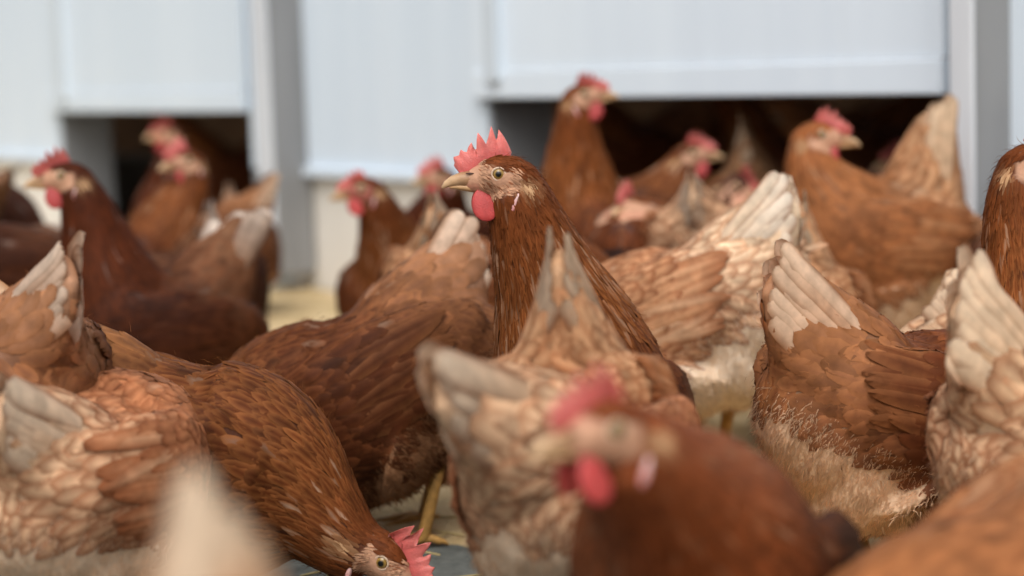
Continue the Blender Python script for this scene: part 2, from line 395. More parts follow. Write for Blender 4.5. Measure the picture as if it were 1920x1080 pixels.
    for k in range(7):
        t = np.clip(rf[k] / .70, 0, 1)
        c1 = p_['rump'] * (1 - t) + p_['tail'] * t; c2 = p_['rumpE'] * (1 - t * .5) + p_['tail'] * t * .5
        station(rP[k], (rw[k] + rh[k]) / 2, tdir + np.array([0, 0, -.05]), .032 + .014 * t, .019 + .001 * t, .015, .04, .05, c1, c2, 0)
    # neck
    nb0 = B((.030, 0, .012))[0]; nj = Hd(-.014, -.012)
    dvec = nj - nb0; dist = np.linalg.norm(dvec)
    t0 = nrm(Bd([.55 + bow, 0, .8]) * .8 + dvec / dist * .7) * dist; t1 = nrm(dvec / dist * .6 + hf * (.45 - .4 * upk) + hu * upk) * dist
    tt = np.linspace(0, 1, 12)[:, None]
    nP = (2 * tt ** 3 - 3 * tt ** 2 + 1) * nb0 + (tt ** 3 - 2 * tt ** 2 + tt) * t0 * 1.1 + (-2 * tt ** 3 + 3 * tt ** 2) * nj + (tt ** 3 - tt ** 2) * t1 * .9
    nr_ = np.interp(np.linspace(0, 1, 12), [0, .2, .4, .6, .8, .92, 1], [.072, .066, .054, .040, .0310, .0258, .0220]) * S * neckS
    nside = nrm(np.cross(np.tile(hu * .6 + np.array([0, 0, .4]), (12, 1)), np.gradient(nP, axis=0)) + lat * .3)
    chains.append(sweep(nP, nr_, nr_, nside, 20))
    nT = nrm(np.gradient(nP, axis=0))
    for k in range(12):
        t = k / 11
        kk = np.clip((t - .16) / .2, 0, 1)
        station(nP[k], nr_[k], -nT[k], .030 * (1 - t) + .013 * t + .008 * kk * (1 - t), (.0135 * (1 - kk) + .0050 * kk) * (1 - .35 * t), .06, .09, .1 + .8 * kk,
                p_['body'] * (1 - kk) + p_['neck'] * kk, p_['bodyE'] * (1 - kk) + (p_['neckE'] * (1 - t) + p_['neck'] * t) * kk, 0)
    # head
    hh = [(-.031, -.016, .012, .010), (-.022, -.0095, .0165, .0160), (-.011, -.0042, .0178, .0182), (0, -.003, .0166, .0180), (.011, -.004, .0135, .0150), (.020, -.0055, .0102, .0112), (.027, -.006, .0068, .0080)]
    hP = np.array([Hd(f, u) for f, u, _, _ in hh]); chains.append(sweep(hP, np.array([x[2] for x in hh]) * HS, np.array([x[3] for x in hh]) * HS, hs, 20))
    for k in range(6):
        station(hP[k], hh[k][2] * HS, -hf - hu * .45, .0085, .0040, .06, .16, .6, p_['neck'] * .9, p_['neck'] * 1.0, 0)
    # wing pads and thighs
    hock = []
    for s in (1, -1):
        wp = B([(.078, s * .046, -.012), (.052, s * .058, -.006), (.01, s * .067, .004), (-.045, s * .064, .010), (-.09, s * .050, .014), (-.125, s * .032, .020)])
        chains.append(sweep(wp, np.array([.010, .017, .019, .018, .014, .007]) * S, np.array([.028, .048, .055, .050, .036, .014]) * S, lat, 16))
        fx = foot + .004
        hk = np.array([(foot - .018) * S, s * .042 * S, .078 * S if zc > .13 else zc * .5])
        tp = np.stack([B((-.01, s * .040, -.045))[0], (B((-.01, s * .040, -.045))[0] * .45 + hk * .55), hk])
        chains.append(sweep(tp, np.array([.045, .032, .011]) * S, np.array([.050, .036, .012]) * S, lat, 14))
        for k in range(2): station(tp[k] * .4 + tp[k + 1] * .6, .028 * S, tp[2] - tp[0], .024, .012, .12, .12, .2, p_['under'], p_['under'], .8)
        hock.append(hk)
    V, Q, T = merge(chains)
    vox = ({3: .0040, 2: .0044, 1: .0058, 0: .0075}[det] if not fine else .0026)
    me = remesh(V, Q, T, vox, {3: 7, 2: 5, 1: 4, 0: 3}[det])
    BV, BT, BN = mesh_arrays(me)
    ST_ = np.array(ST)
    def field(P, N=None):
        d = np.linalg.norm(P[:, None, :] - ST_[None, :, :3], axis=2) / ST_[None, :, 3]
        wt = np.maximum(d, .25) ** -6; wt /= wt.sum(1, keepdims=True)
        out = wt @ ST_[:, 4:]; dn_ = ST_[:, 18]
        wc = wt * (1 - .97 * np.clip(dn_ * 1.3, 0, 1)); wc /= wc.sum(1, keepdims=True) + 1e-12
        wd = wt * (dn_ + 1e-4); wd /= wd.sum(1, keepdims=True)
        isd_ = (out[:, 14:15] > .55)
        out[:, 8:14] = np.where(isd_, wd @ ST_[:, 12:18], wc @ ST_[:, 12:18])
        return out
    def facemask(P):
        q = (P - hp) / HS; f = q @ hf; u = q @ hu; s = np.abs(q @ hs)
        near = (np.linalg.norm(q - np.multiply.outer(f, hf) * 0, axis=1) < .05)
        m = np.clip((f + .017 - np.clip(-u - .004, 0, 1) * .25) / .004, 0, 1) * np.clip((.0075 + .10 * np.clip(f, 0, 1) - u) / .003, 0, 1)
        m = np.maximum(m, np.clip((f - .012) / .003, 0, 1))
        m *= np.clip((u + .0195 + f * .25) / .003, 0, 1)
        return m * near
    A = np.concatenate([field(BV[i:i + 20000]) for i in range(0, len(BV), 20000)])
    fm = facemask(BV)
    q = (BV - hp) / HS; qf, qu = q @ hf, q @ hu
    fc = srgb(*facecol); red = srgb(196, 104, 92)
    redm = (np.clip((qf - .006) / .012, 0, 1) * np.clip((.004 - np.abs(qu + .010)) / .01, 0, 1) * .8 + np.clip((qu - .004) / .008, 0, 1) * np.clip((qf - .004) / .01, 0, 1) * .7)[:, None]
    mott = np.clip(np.sin(qf * 900 + qu * 500) * np.sin(qu * 1100 - qf * 300), 0, 1)[:, None] * .18
    fcol = fc * (1 - redm.clip(0, 1)) + red * redm.clip(0, 1); fcol = fcol * (1 - mott) + srgb(170, 118, 90) * mott
    bc = A[:, 8:11] * .72
    dn = A[:, 14:15]; bc = bc * (1 - dn) + p_['down'] * .85 * dn
    bc = bc * (1 - fm[:, None]) + fcol * fm[:, None]
    ca_ = me.color_attributes.new('Col', 'FLOAT_COLOR', 'POINT')
    c4 = np.ones((len(BV), 4), np.float32); c4[:, :3] = bc; ca_.data.foreach_set('color', c4.ravel())
    me.materials.clear(); me.materials.append(M_SKIN); me.name = 'hen'
    me.polygons.foreach_set('use_smooth', np.ones(len(me.polygons), bool))
    root = obj(name, me)
    tag(root, label, 'hen', group or 'brown laying hens of the flock')
    HENS.append(root)
    # --- scatter feathers over the skin
    tri = BV[BT]; ar = np.linalg.norm(np.cross(tri[:, 1] - tri[:, 0], tri[:, 2] - tri[:, 0]), axis=1) / 2
    cen = tri.mean(1); FA = np.concatenate([field(cen[i:i + 20000]) for i in range(0, len(cen), 20000)])
    spf = {3: 1.0, 2: 1.12, 1: 1.35, 0: 1.9}[det]; big = {3: 1.0, 2: 1.05, 1: 1.2, 0: 1.5}[det]
    rp = .46 * np.sqrt(FA[:, 3] * FA[:, 4]) * .72 * spf
    dens = ar / (rp ** 2)
    n = int(dens.sum() * 2.2)
    ti = rng.choice(len(ar), n, p=dens / dens.sum())
    r1, r2 = np.sqrt(rng.random(n)), rng.random(n)
    bw = np.stack([1 - r1, r1 * (1 - r2), r1 * r2], -1)
    PP = (tri[ti] * bw[..., None]).sum(1); NN = nrm((BN[BT[ti]] * bw[..., None]).sum(1)); rr = rp[ti]
    # keep what the plumage needs: thin out, no feather on the bare face
    kd = KDTree(n)
    for i in range(n): kd.insert(PP[i], i)
    kd.balance()
    dead = np.zeros(n, bool); dead[facemask(PP) > .45] = True; keep = []
    rfr = ((PP - tb) @ tdir) / tlen; roff = np.linalg.norm(PP - tb - np.multiply.outer(rfr * tlen, tdir), axis=1)
    dead[(rfr > .66) & (roff < .06 * S)] = True
    for i in range(n):
        if dead[i]: continue
        keep.append(i)
        for (_, j, _) in kd.find_range(PP[i], rr[i]): dead[j] = True
    PP, NN = PP[keep], NN[keep]; FA = FA[ti][keep]
    flow = nrm(FA[:, :3] - (FA[:, :3] * NN).sum(1, keepdims=True) * NN)
    rfr = ((PP - tb) @ tdir) / tlen; roff = np.linalg.norm(PP - tb - np.multiply.outer(rfr * tlen, tdir), axis=1)
    ontail = (rfr > .35) & (roff < .06 * S); FA[ontail, 3] = np.minimum(FA[ontail, 3], ((.90 - rfr[ontail]) * tlen).clip(.018, 1))
    isd = FA[:, 14] > .55
    k = ~isd
    g = rng.normal(1, .13, (k.sum(), 1)).clip(.65, 1.4)
    isneck = (FA[k, 7:8] > .6) & (FA[k, 3:4] > .019 * S)
    pale_fleck = np.where(isneck, (rng.random((k.sum(), 1)) < fleck) * rng.uniform(.15, .55, (k.sum(), 1)), (rng.random((k.sum(), 1)) < .03) * (.18 if fleck > .05 else 0))
    cC = FA[k, 8:11] * g; cC = cC * (1 - pale_fleck) + (p_['tip'] * .55 + p_['neckE'] * .45) * pale_fleck; cE = FA[k, 11:14] * (g * .5 + .5) if False else FA[k, 11:14] * g
    qh = (PP[k] - hp) / HS; et = np.exp(-(((qh @ hf) + .021) / .006) ** 2 - (((qh @ hu) + .008) / .005) ** 2)[:, None]
    cC = cC * (1 - et) + srgb(196, 156, 116) * et; cE = cE * (1 - et) + srgb(196, 156, 116) * et
    X, Qf, Cf, UV, NV = feathers(PP[k], NN[k], flow[k], FA[k, 3] * rng.uniform(.85, 1.15, k.sum()) * big, FA[k, 4] * big, FA[k, 5] * rng.uniform(.5, 1.5, k.sum()), FA[k, 6], FA[k, 7], cC, cE, rng,
                             stations=np.array([0, .3, .65, .90, 1.0]), wrap=root, proud=.042)
    pl = obj('plumage', mesh_np('plumage', X, Qf, M_FEATHER, Cf, UV, nors=NV), root); tag(pl, kind='stuff')
    if det >= 3:
        kk_ = np.where(k)[0]; kk_ = kk_[rng.random(len(kk_)) < .75]
        Pb = PP[kk_] + flow[kk_] * (FA[kk_, 3] * rng.uniform(.3, .9, len(kk_)))[:, None] + NN[kk_] * .0015
        Pb = Pb + nrm(np.cross(NN[kk_], flow[kk_])) * (FA[kk_, 4] * rng.uniform(-.5, .5, len(kk_)))[:, None]
        Vb, Qb_, Tb_, Cb, Nb = strands(Pb, NN[kk_] * .35, flow[kk_] * 1.2, rng.uniform(.005, .011, len(kk_)), FA[kk_, 11:14] * rng.normal(1.05, .15, (len(kk_), 1)), rng, wid=.00022)
        tag(obj('loose_barbs', mesh_np('loose_barbs', Vb, [Qb_, Tb_], M_FLUFF, Cb, nors=Nb), root), kind='stuff')
    if fine:
        fsel = np.where(facemask(cen) > .45)[0]; nfc = 1500
        ti2 = rng.choice(fsel, nfc, p=ar[fsel] / ar[fsel].sum()); PF = cen[ti2] + rng.normal(0, .0006, (nfc, 3)); NF = nrm(BN[BT[ti2]].mean(1))
        qh = (PF - hp) / HS; ok = (qh @ hf < .017) & (np.hypot(qh @ hf, qh @ hu) > .0085)
        PF, NF = PF[ok], NF[ok]; qh = qh[ok]; nfc = len(PF)
        fl2 = np.tile(-hf * .8 - hu * .6, (nfc, 1)); fl2 = nrm(fl2 - (fl2 * NF).sum(1, keepdims=True) * NF)
        bcol_ = srgb(190, 146, 116) * rng.normal(1, .16, (nfc, 1)).clip(.5, 1.4); dk = (rng.random((nfc, 1)) < .14); bcol_ = np.where(dk, srgb(152, 100, 72), bcol_)
        X, Qf, Cf, UV, NV = feathers(PF, NF, fl2, rng.uniform(.003, .006, nfc) * HS, np.full(nfc, .0013) * HS, np.full(nfc, .05), np.full(nfc, .05), np.full(nfc, .7), bcol_, bcol_ * 1.1, rng,
                                 stations=np.array([0, .5, 1.0]), wrap=root, proud=.12)
        tag(obj('face_bristles', mesh_np('face_bristles', X, Qf, M_FEATHER, Cf, UV, nors=NV), root), kind='stuff')
    # down on abdomen and thighs
    if isd.any():
        rep = {3: 30, 2: 22, 1: 6, 0: 2}[det]
        PD = np.repeat(PP[isd], rep, 0); ND = np.repeat(NN[isd], rep, 0); FD = np.repeat(flow[isd], rep, 0)
        S1 = nrm(np.cross(ND, FD)); PD = PD + FD * rng.normal(0, .006 * S, (len(PD), 1)) + S1 * rng.normal(0, .006 * S, (len(PD), 1))
        clump = np.repeat(rng.normal(1, .09, (isd.sum(), 1)), rep, 0).clip(.7, 1.3)
        cd_ = np.repeat(FA[isd, 8:11], rep, 0) * clump * rng.normal(1, .06, (len(PD), 1))
        Vd, Qd, Td, Cd, Nd = strands(PD, ND, FD, rng.uniform(.004, .0105, len(PD)) * S, cd_, rng, wid=.00034 * {3: 1, 2: 1, 1: 1.7, 0: 3}[det])
        tag(obj('down', mesh_np('down', Vd, [Qd, Td], M_FLUFF, Cd, nors=Nd), root), kind='stuff')
    # --- wings: coverts in rows over the long secondaries
    bvh = BVHTree.FromPolygons(BV.tolist(), BT.tolist())
    for s in (1, -1):
        Ps, Ns, Ls, Ws, Cs, Es, off = [], [], [], [], [], [], []
        def root_at(x, z):
            o_ = B((x, s * .30, z))[0]; d_ = Bd([0, -s, 0])
            h = bvh.ray_cast(Vector(o_), Vector(d_))
            return (np.array(h[0]), np.array(h[1])) if h[0] is not None else (None, None)
        # secondaries and primaries, lowest first
        for k_ in range(15):
            t = k_ / 14
            x0 = .010 - .030 * t + .012 * math.sin(t * 3); z0 = -.018 + .062 * t
            p, nn = root_at(x0, z0)
            if p is None: continue
            Ps.append(p + nn * (.003 + .003 * t) * S); Ns.append(nn); Ls.append((.086 + .012 * math.sin(t * PI)) * S); Ws.append(.0150 * S)
            mixw = rng.uniform(0, .35); Cs.append(p_['wing'] * (1 - mixw) + p_['rump'] * mixw); Es.append(p_['wingE'] * .6 + p_['rumpE'] * .4)
        ns = len(Ps)
        for row, (xr, lr, wr_, za, zb, cnt) in enumerate([(-.006, .044, .0155, -.022, .050, 11), (.010, .036, .0145, -.027, .050, 12), (.024, .030, .0130, -.030, .046, 13), (.038, .025, .0118, -.034, .042, 13), (.051, .021, .0108, -.034, .036, 12), (.063, .018, .0100, -.032, .028, 11), (.073, .016, .0095, -.028, .018, 9)]):
            for k_ in range(cnt):
                t = k_ / (cnt - 1) + rng.normal(0, .02); z0 = za + (zb - za) * t
                p, nn = root_at(xr - .02 * abs(t - .5) + rng.normal(0, .0025), z0)
                if p is None: continue
                Ps.append(p + nn * (.0045 + .0008 * row) * S); Ns.append(nn); Ls.append(lr * S * rng.uniform(.9, 1.1)); Ws.append(wr_ * S)
                gg = rng.normal(1, .12); Cs.append(p_['wing'] * gg); Es.append(p_['wingE'] * gg)
        if not Ps: continue
        Ps, Ns = np.array(Ps), nrm(np.array(Ns)); n_ = len(Ps)
        fl = np.tile(Bd([-1, 0, -.02]), (n_, 1)); fl = nrm(fl - (fl * Ns).sum(1, keepdims=True) * Ns)
        Ls, Ws = np.array(Ls), np.array(Ws)
        cur = np.where(np.arange(n_) < ns, .30, .14)
        X, Qf, Cf, UV, NV = feathers(Ps, Ns, fl, Ls, Ws, np.full(n_, .035), cur, np.full(n_, .05), np.array(Cs), np.array(Es), rng,
                                 stations=np.array([0, .15, .35, .55, .75, .88, .96, 1.0]), wrap=root, proud=.06)
        obj('wing', mesh_np('wing', X, Qf, M_FEATHER, Cf, UV, nors=NV), root)
    # --- tail feathers, each its own piece
    latb = lat; upp = nrm(np.cross(latb, tdir)) * (-1 if np.cross(latb, tdir)[2] < 0 and tdir[0] > 0 else 1)
    upp = nrm(np.cross(tdir, latb)); upp = upp if upp @ Bd([-.6, 0, 1.0]) > 0 else -upp
    npair = {3: 7, 2: 7, 1: 5, 0: 4}[det]
    Ut = np.array([0, .15, .35, .55, .72, .85, .93, .98, 1.0]); Vt = np.array([-1, -.5, 0, .5, 1.0])
    wt_ = np.interp(Ut, [0, .2, .5, .8, .93, .98, 1.0], [.6, .85, 1, 1, .8, .5, .12])
    for kf in range(npair):
        for s in (1, -1):
            t = kf / max(npair - 1, 1)
            f1 = (1.04 - .22 * t ** 1.3) + rng.normal(0, .022); f = .48 + Ut * (f1 - .48)
            rwi = np.interp(f, rf, rw); rhi = np.interp(f, rf, rh)
            hc = (1 - Ut) * (.55 - 1.15 * t) * np.interp(.48, rf, rh) * .80 + Ut * ((.50 - 1.25 * t) * .033 * S * spread + rng.normal(0, .0025))
            W_ = .0100 * S * tailw * rng.uniform(.9, 1.1)
            h = hc[:, None] + Vt[None, :] * W_ * wt_[:, None]
            la = rwi[:, None] * np.sqrt(np.clip(1 - (h / (rhi[:, None] * 1.15)) ** 2, 0, 1)) * np.clip((1.02 - f) / .25, 0, 1)[:, None] ** .5
            la = la + (.0013 * (npair - kf) - .0100 * (1 - Ut[:, None]) ** 2) * S - (Vt ** 2)[None, :] * .0022 * S - .001
            X = tb + tdir * (f * tlen)[:, None, None] + upp * h[..., None] + latb * (s * la)[..., None]
            wm = rng.uniform(.1, .6); cc = p_['tail'] * (1 - wm) + p_['tip'] * wm; ce = p_['rumpE'] * .9
            e = np.clip(np.abs(Vt)[None, :] ** 3 * .95 + 0 * Ut[:, None], 0, 1)[..., None]; tm = (np.clip((Ut - .40) / .60, 0, 1) * rng.uniform(.5, .9) * (.7 if pal in ('rust', 'brown', 'laced') else 1))[:, None, None]
            C_ = cc * (1 - tm) + p_['tip'] * tm; C_ = C_ * (1 - e * (1 - .6 * tm)) + ce * e * (1 - .6 * tm)
            nu, nv = len(Ut), len(Vt); i, j = np.meshgrid(np.arange(nu - 1), np.arange(nv - 1), indexing='ij')
            Qf = np.stack([i * nv + j, (i + 1) * nv + j, (i + 1) * nv + j + 1, i * nv + j + 1], -1).reshape(-1, 4)
            if np.cross(tdir, upp) @ (latb * s) < 0: Qf = Qf[:, ::-1]
            NV = nrm(latb * s + upp * (.30 + .45 * Vt[None, :, None] + .25 * (h / .03)[..., None]) + 0 * X)
            UV = np.stack(np.broadcast_arrays(Ut[:, None] * 3 + rng.random() * 7, Vt[None, :] + 0 * Ut[:, None]), -1).reshape(-1, 2)
            obj('tail_feather', mesh_np('tail_feather', X.reshape(-1, 3), Qf, M_FEATHER, C_.reshape(-1, 3), UV, nors=NV.reshape(-1, 3)), root)
    # --- comb
    ol = np.array(COMB); nb = len(ol); bl = np.array(COMB_BASE)
    sarc = np.linspace(0, 1, nb); bs = np.linspace(0, 1, len(bl)); basep = interp(bs, bl, sarc)
    kk = np.array([0, .3, .55, .8, .93, 1.0])
    V = []; wob = rng.uniform(-1, 1, 4)
    g2 = basep[:, None, :] * (1 - kk[None, :, None]) + (basep + (ol - basep) * comb)[:, None, :] * kk[None, :, None]
    lean = np.sin(sarc * 5 + wob[0] * 3)[:, None] * kk[None, :] ** 2 * .0035 + wob[1] * kk[None, :] ** 2 * .004
    dd_ = np.linalg.norm(g2[:, :, None, :] - (basep + (ol - basep) * comb)[None, None, :, :], axis=3).min(2)
    thick = np.minimum(.0026, .0004 + dd_ * .34)
    Vl = Hd(g2[..., 0].ravel(), g2[..., 1].ravel(), (lean + thick).ravel()); Vr = Hd(g2[..., 0].ravel(), g2[..., 1].ravel(), (lean - thick).ravel())
    nk = len(kk); i, j = np.meshgrid(np.arange(nb - 1), np.arange(nk - 1), indexing='ij')
    Ql = np.stack([i * nk + j, i * nk + j + 1, (i + 1) * nk + j + 1, (i + 1) * nk + j], -1).reshape(-1, 4); Qr = Ql[:, ::-1] + nb * nk
    i = np.arange(nb - 1); Qe = np.stack([i * nk + nk - 1, nb * nk + i * nk + nk - 1, nb * nk + (i + 1) * nk + nk - 1, (i + 1) * nk + nk - 1], -1)
    Qb = []
    for e_ in (0, nb - 1):
        for j_ in range(nk - 1): Qb.append([e_ * nk + j_, nb * nk + e_ * nk + j_, nb * nk + e_ * nk + j_ + 1, e_ * nk + j_ + 1])
    cr = srgb(188, 84, 80); cr2 = srgb(208, 116, 108)
    kcol = (cr[None] * (1 - kk[:, None]) + cr2[None] * kk[:, None]); kcol = np.tile(kcol, (nb, 1)); kcol = np.concatenate([kcol, kcol]) * combtone
    obj('comb', mesh_np('comb', np.concatenate([Vl, Vr]), np.concatenate([Ql, Qr, Qe, np.array(Qb)]), M_COMB, kcol), root)
    # --- wattles, ear lobes, eyes
    wr = srgb(180, 68, 66)
    for s in (1, -1):
        V, Q = lathe_lobe(Hd(.0128, -.0250, s * .0085), .0118 * HS, .0136 * HS, .0026 * HS, hf, nrm(hu - hs * s * .10 + hf * .16), hs, taper=.30, bend=s * .003 * HS)
        V = V + (np.sin(V @ hf * 700 + V @ hu * 300) * .0004)[:, None] * hs
        obj('wattle', mesh_np('wattle', V, Q, M_COMB, np.tile(wr * combtone, (len(V), 1))), root)
        V, Q = lathe_lobe(Hd(-.0125, -.0232, s * .0216), .0027 * HS, .0085 * HS, .0026 * HS, hf, nrm(hu + hf * -.35), hs, taper=.2, n=10, m=8)
        tz_ = np.clip(((V - hp) @ hu / HS + .033) / .018, 0, 1)[:, None]
        obj('ear_lobe', mesh_np('ear_lobe', V, Q, M_COMB, srgb(206, 116, 112) * (1 - tz_) + srgb(216, 186, 180) * tz_), root)
        # eyeball as a cap of rings: pupil, iris, dark rim
        er = .0062 * HS; c0 = Hd(.0, 0, s * .0112)
        ax = nrm(hs * s + hf * .12 + hu * .03); e1 = nrm(np.cross(hu, ax)); e2 = np.cross(ax, e1)
        angs = np.array([0, 8, 15, 19, 23, 32, 40, 46, 52, 62, 75]) * PI / 180; nn_ = 20; ph = np.linspace(0, 2 * PI, nn_, endpoint=False)
        V = [c0 + ax * er]; cl = [srgb(8, 7, 6)]
        ecol = [None, (8, 7, 6), (9, 8, 6), (14, 11, 8), (104, 80, 38), (150, 120, 60), (148, 116, 58), (104, 78, 40), (26, 19, 14), (50, 36, 28), (150, 112, 92)]
        for ri in range(1, len(angs)):
            for f_ in ph:
                V.append(c0 + er * (ax * math.cos(angs[ri]) + (e1 * math.cos(f_) + e2 * math.sin(f_)) * math.sin(angs[ri]))); cl.append(srgb(*ecol[ri]))
        k1 = np.arange(nn_); k2 = (k1 + 1) % nn_
        Tq = np.stack([np.zeros(nn_, int), 1 + k1, 1 + k2], -1)
        Qq = np.concatenate([np.stack([1 + (ri - 1) * nn_ + k1, 1 + ri * nn_ + k1, 1 + ri * nn_ + k2, 1 + (ri - 1) * nn_ + k2], -1) for ri in range(1, len(angs) - 1)])
        eye = obj('eye', mesh_np('eye', np.array(V), [Qq, Tq], M_EYE, np.array(cl)), root)
        # eyelid ring
        if det >= 1:
            m_ = 24; k_ = 8; fa = np.linspace(0, 2 * PI, m_, endpoint=False); fb = np.linspace(0, 2 * PI, k_, endpoint=False)
            rc = c0 + er * .60 * ax; V = []
            for f1 in fa:
                rad = e1 * math.cos(f1) * 1.05 + e2 * math.sin(f1) * .96
                for f2 in fb: V.append(rc + rad * er * .86 + (rad * math.cos(f2) + ax * math.sin(f2)) * er * .145)
            ii, jj = np.meshgrid(np.arange(m_), np.arange(k_), indexing='ij'); i2 = (ii + 1) % m_; j2 = (jj + 1) % k_
            Qr_ = np.stack([ii * k_ + jj, i2 * k_ + jj, i2 * k_ + j2, ii * k_ + j2], -1).reshape(-1, 4)
            obj('eyelid', mesh_np('eyelid', np.array(V), Qr_, M_SKIN, np.tile(srgb(194, 168, 144), (len(V), 1))), eye)
    # --- beak
    ub = [(.016, -.0045, .0088, .0088), (.023, -.0040, .0078, .0078), (.031, -.0045, .0062, .0060), (.038, -.0058, .0042, .0045), (.0435, -.0082, .0022, .0028), (.0465, -.0110, .0007, .0010)]
    V1 = sweep([Hd(x[0], x[1]) for x in ub], np.array([x[2] for x in ub]) * HS, np.array([x[3] for x in ub]) * HS, hs, 14)
    fcoord = np.clip(((V1[0] - hp) @ hf / HS - .020) / .028, 0, 1)[:, None]
    bk1, bk2 = srgb(146, 104, 72), srgb(206, 172, 132)
    topd = np.clip(((V1[0] - hp) @ hu / HS + .002) / .004, 0, 1)[:, None] * .55
    bcol = (bk1 * (1 - fcoord) + bk2 * fcoord) * (1 - topd) + srgb(112, 68, 40) * topd
    beak = obj('beak', mesh_np('beak', V1[0], [V1[1], V1[2]], M_HORN, bcol), root)
    lb = [(.014, -.0118, .0068, .0048), (.024, -.0112, .0056, .0036), (.033, -.0104, .0038, .0026), (.0405, -.0106, .0012, .0010)]
    V1 = sweep([Hd(x[0], x[1]) for x in lb], np.array([x[2] for x in lb]) * HS, np.array([x[3] for x in lb]) * HS, hs, 12)
    obj('lower_beak', mesh_np('lower_beak', V1[0], [V1[1], V1[2]], M_HORN, np.tile(srgb(196, 156, 112), (len(V1[0]), 1))), beak)
    for s in (1, -1):
        V1 = sweep([Hd(.0205, .0005, s * .0078), Hd(.0235, .0008, s * .0076), Hd(.027, .0006, s * .0068)], np.array([.0005, .0008, .0004]) * HS, np.array([.0005, .0008, .0004]) * HS, hs, 8)
        obj('nostril', mesh_np('nostril', V1[0], [V1[1], V1[2]], M_HORN, np.tile(srgb(78, 50, 38), (len(V1[0]), 1))), beak)
    # --- shanks and toes
    yl = srgb(176, 134, 74)
    for hk, s in zip(hock, (1, -1)):
        an = np.array([foot * S, hk[1], .010]); pr = []
        pr.append(sweep([hk + [0, 0, .01], hk * .5 + an * .5, an, an + [.002, 0, -.004]], np.array([.0075, .0055, .0062, .005]), np.array([.008, .0060, .0065, .004]), lat, 10))
        for ta, tl in ((-28, .046), (0, .058), (28, .046), (180, .022)):
            dd = np.array([math.cos(R(ta)), math.sin(R(ta)), 0]); dd[1] *= 1
            pts = [an + dd * x + [0, 0, zz] for x, zz in ((0, -.002), (tl * .35, -.001), (tl * .7, -.0045), (tl * .9, -.005), (tl * 1.12, -.0085))]
            pr.append(sweep(pts, np.array([.0050, .0044, .0040, .0028, .0006]), np.array([.0050, .0044, .0038, .0026, .0006]), np.array([-dd[1], dd[0], 0]), 8))
        Vm, Qm, Tm = merge(pr)
        obj('leg', mesh_np('leg', Vm, [Qm, Tm], M_LEG, np.tile(yl, (len(Vm), 1))), root)
    root.location = root_loc; root.rotation_euler = (0, 0, a)
    return root

# ---------------------------------------------------------------- the ground
def ground_hit(px, py):
    d = fwd * FPX + rt * (px - 960) - up * (py - 540)
    return CAM + d * (-CAM[2] / d[2])

def ground_material():
    m, nt, b = newmat('concrete_apron')
    tc = node(nt, 'ShaderNodeTexCoord')
    n1 = node(nt, 'ShaderNodeTexNoise'); n1.inputs['Scale'].default_value = 2.2; n1.inputs['Detail'].default_value = 8; n1.inputs['Roughness'].default_value = .65
    n2 = node(nt, 'ShaderNodeTexNoise'); n2.inputs['Scale'].default_value = 60; n2.inputs['Detail'].default_value = 6; n2.inputs['Roughness'].default_value = .7
    r1 = node(nt, 'ShaderNodeValToRGB'); r1.color_ramp.elements[0].position = .3; r1.color_ramp.elements[1].position = .7
    r1.color_ramp.elements[0].color = (.075, .085, .078, 1); r1.color_ramp.elements[1].color = (.17, .18, .165, 1)
    r2 = node(nt, 'ShaderNodeMapRange'); r2.inputs[1].default_value = .3; r2.inputs[2].default_value = .7; r2.inputs[3].default_value = .55; r2.inputs[4].default_value = 1.3
    mx = node(nt, 'ShaderNodeVectorMath', operation='SCALE')
    for n in (n1, n2): nt.links.new(tc.outputs['Object'], n.inputs[0])
    nt.links.new(n1.outputs[0], r1.inputs[0]); nt.links.new(n2.outputs[0], r2.inputs[0])
    nt.links.new(r1.outputs[0], mx.inputs[0]); nt.links.new(r2.outputs[0], mx.inputs['Scale']); nt.links.new(mx.outputs[0], b.inputs['Base Color'])
    b.inputs['Roughness'].default_value = .8
    bp = node(nt, 'ShaderNodeBump'); bp.inputs['Strength'].default_value = .5; bp.inputs['Distance'].default_value = .004
    nt.links.new(n2.outputs[0], bp.inputs['Height']); nt.links.new(bp.outputs[0], b.inputs['Normal'])
    return m
GX = np.array([-150., 150, 150, -150]); GY = np.array([-150., -150, 150, 150])
tag(obj('ground', mesh_np('ground', np.stack([GX, GY, 0 * GX], -1), np.array([[0, 1, 2, 3]]), ground_material(), smooth=False)), kind='structure')

# ---------------------------------------------------------------- the barn: wall plane read from the photograph
A_, BF = .2824, .393                       # A*y + BF*x = 1 on the wall's foot
W_N = -nrm(np.array([BF, A_, 0]))          # outward normal, towards the yard
W_U = nrm(np.array([A_, -BF, 0]))          # along the wall, to the right and nearer
W_O = np.array([0, 1 / A_, 0])
def wall_hit(px, py, off=0.0):
    d = fwd * FPX + rt * (px - 960) - up * (py - 540)
    t = ((W_O + W_N * off - CAM) @ W_N) / (d @ W_N)
    p = CAM + d * t
    return (p - W_O) @ W_U, p[2]
def sx(px, py=300, off=0.0): return wall_hit(px, py, off)[0]
def wz(px, py, off=0.0): return wall_hit(px, py, off)[1]

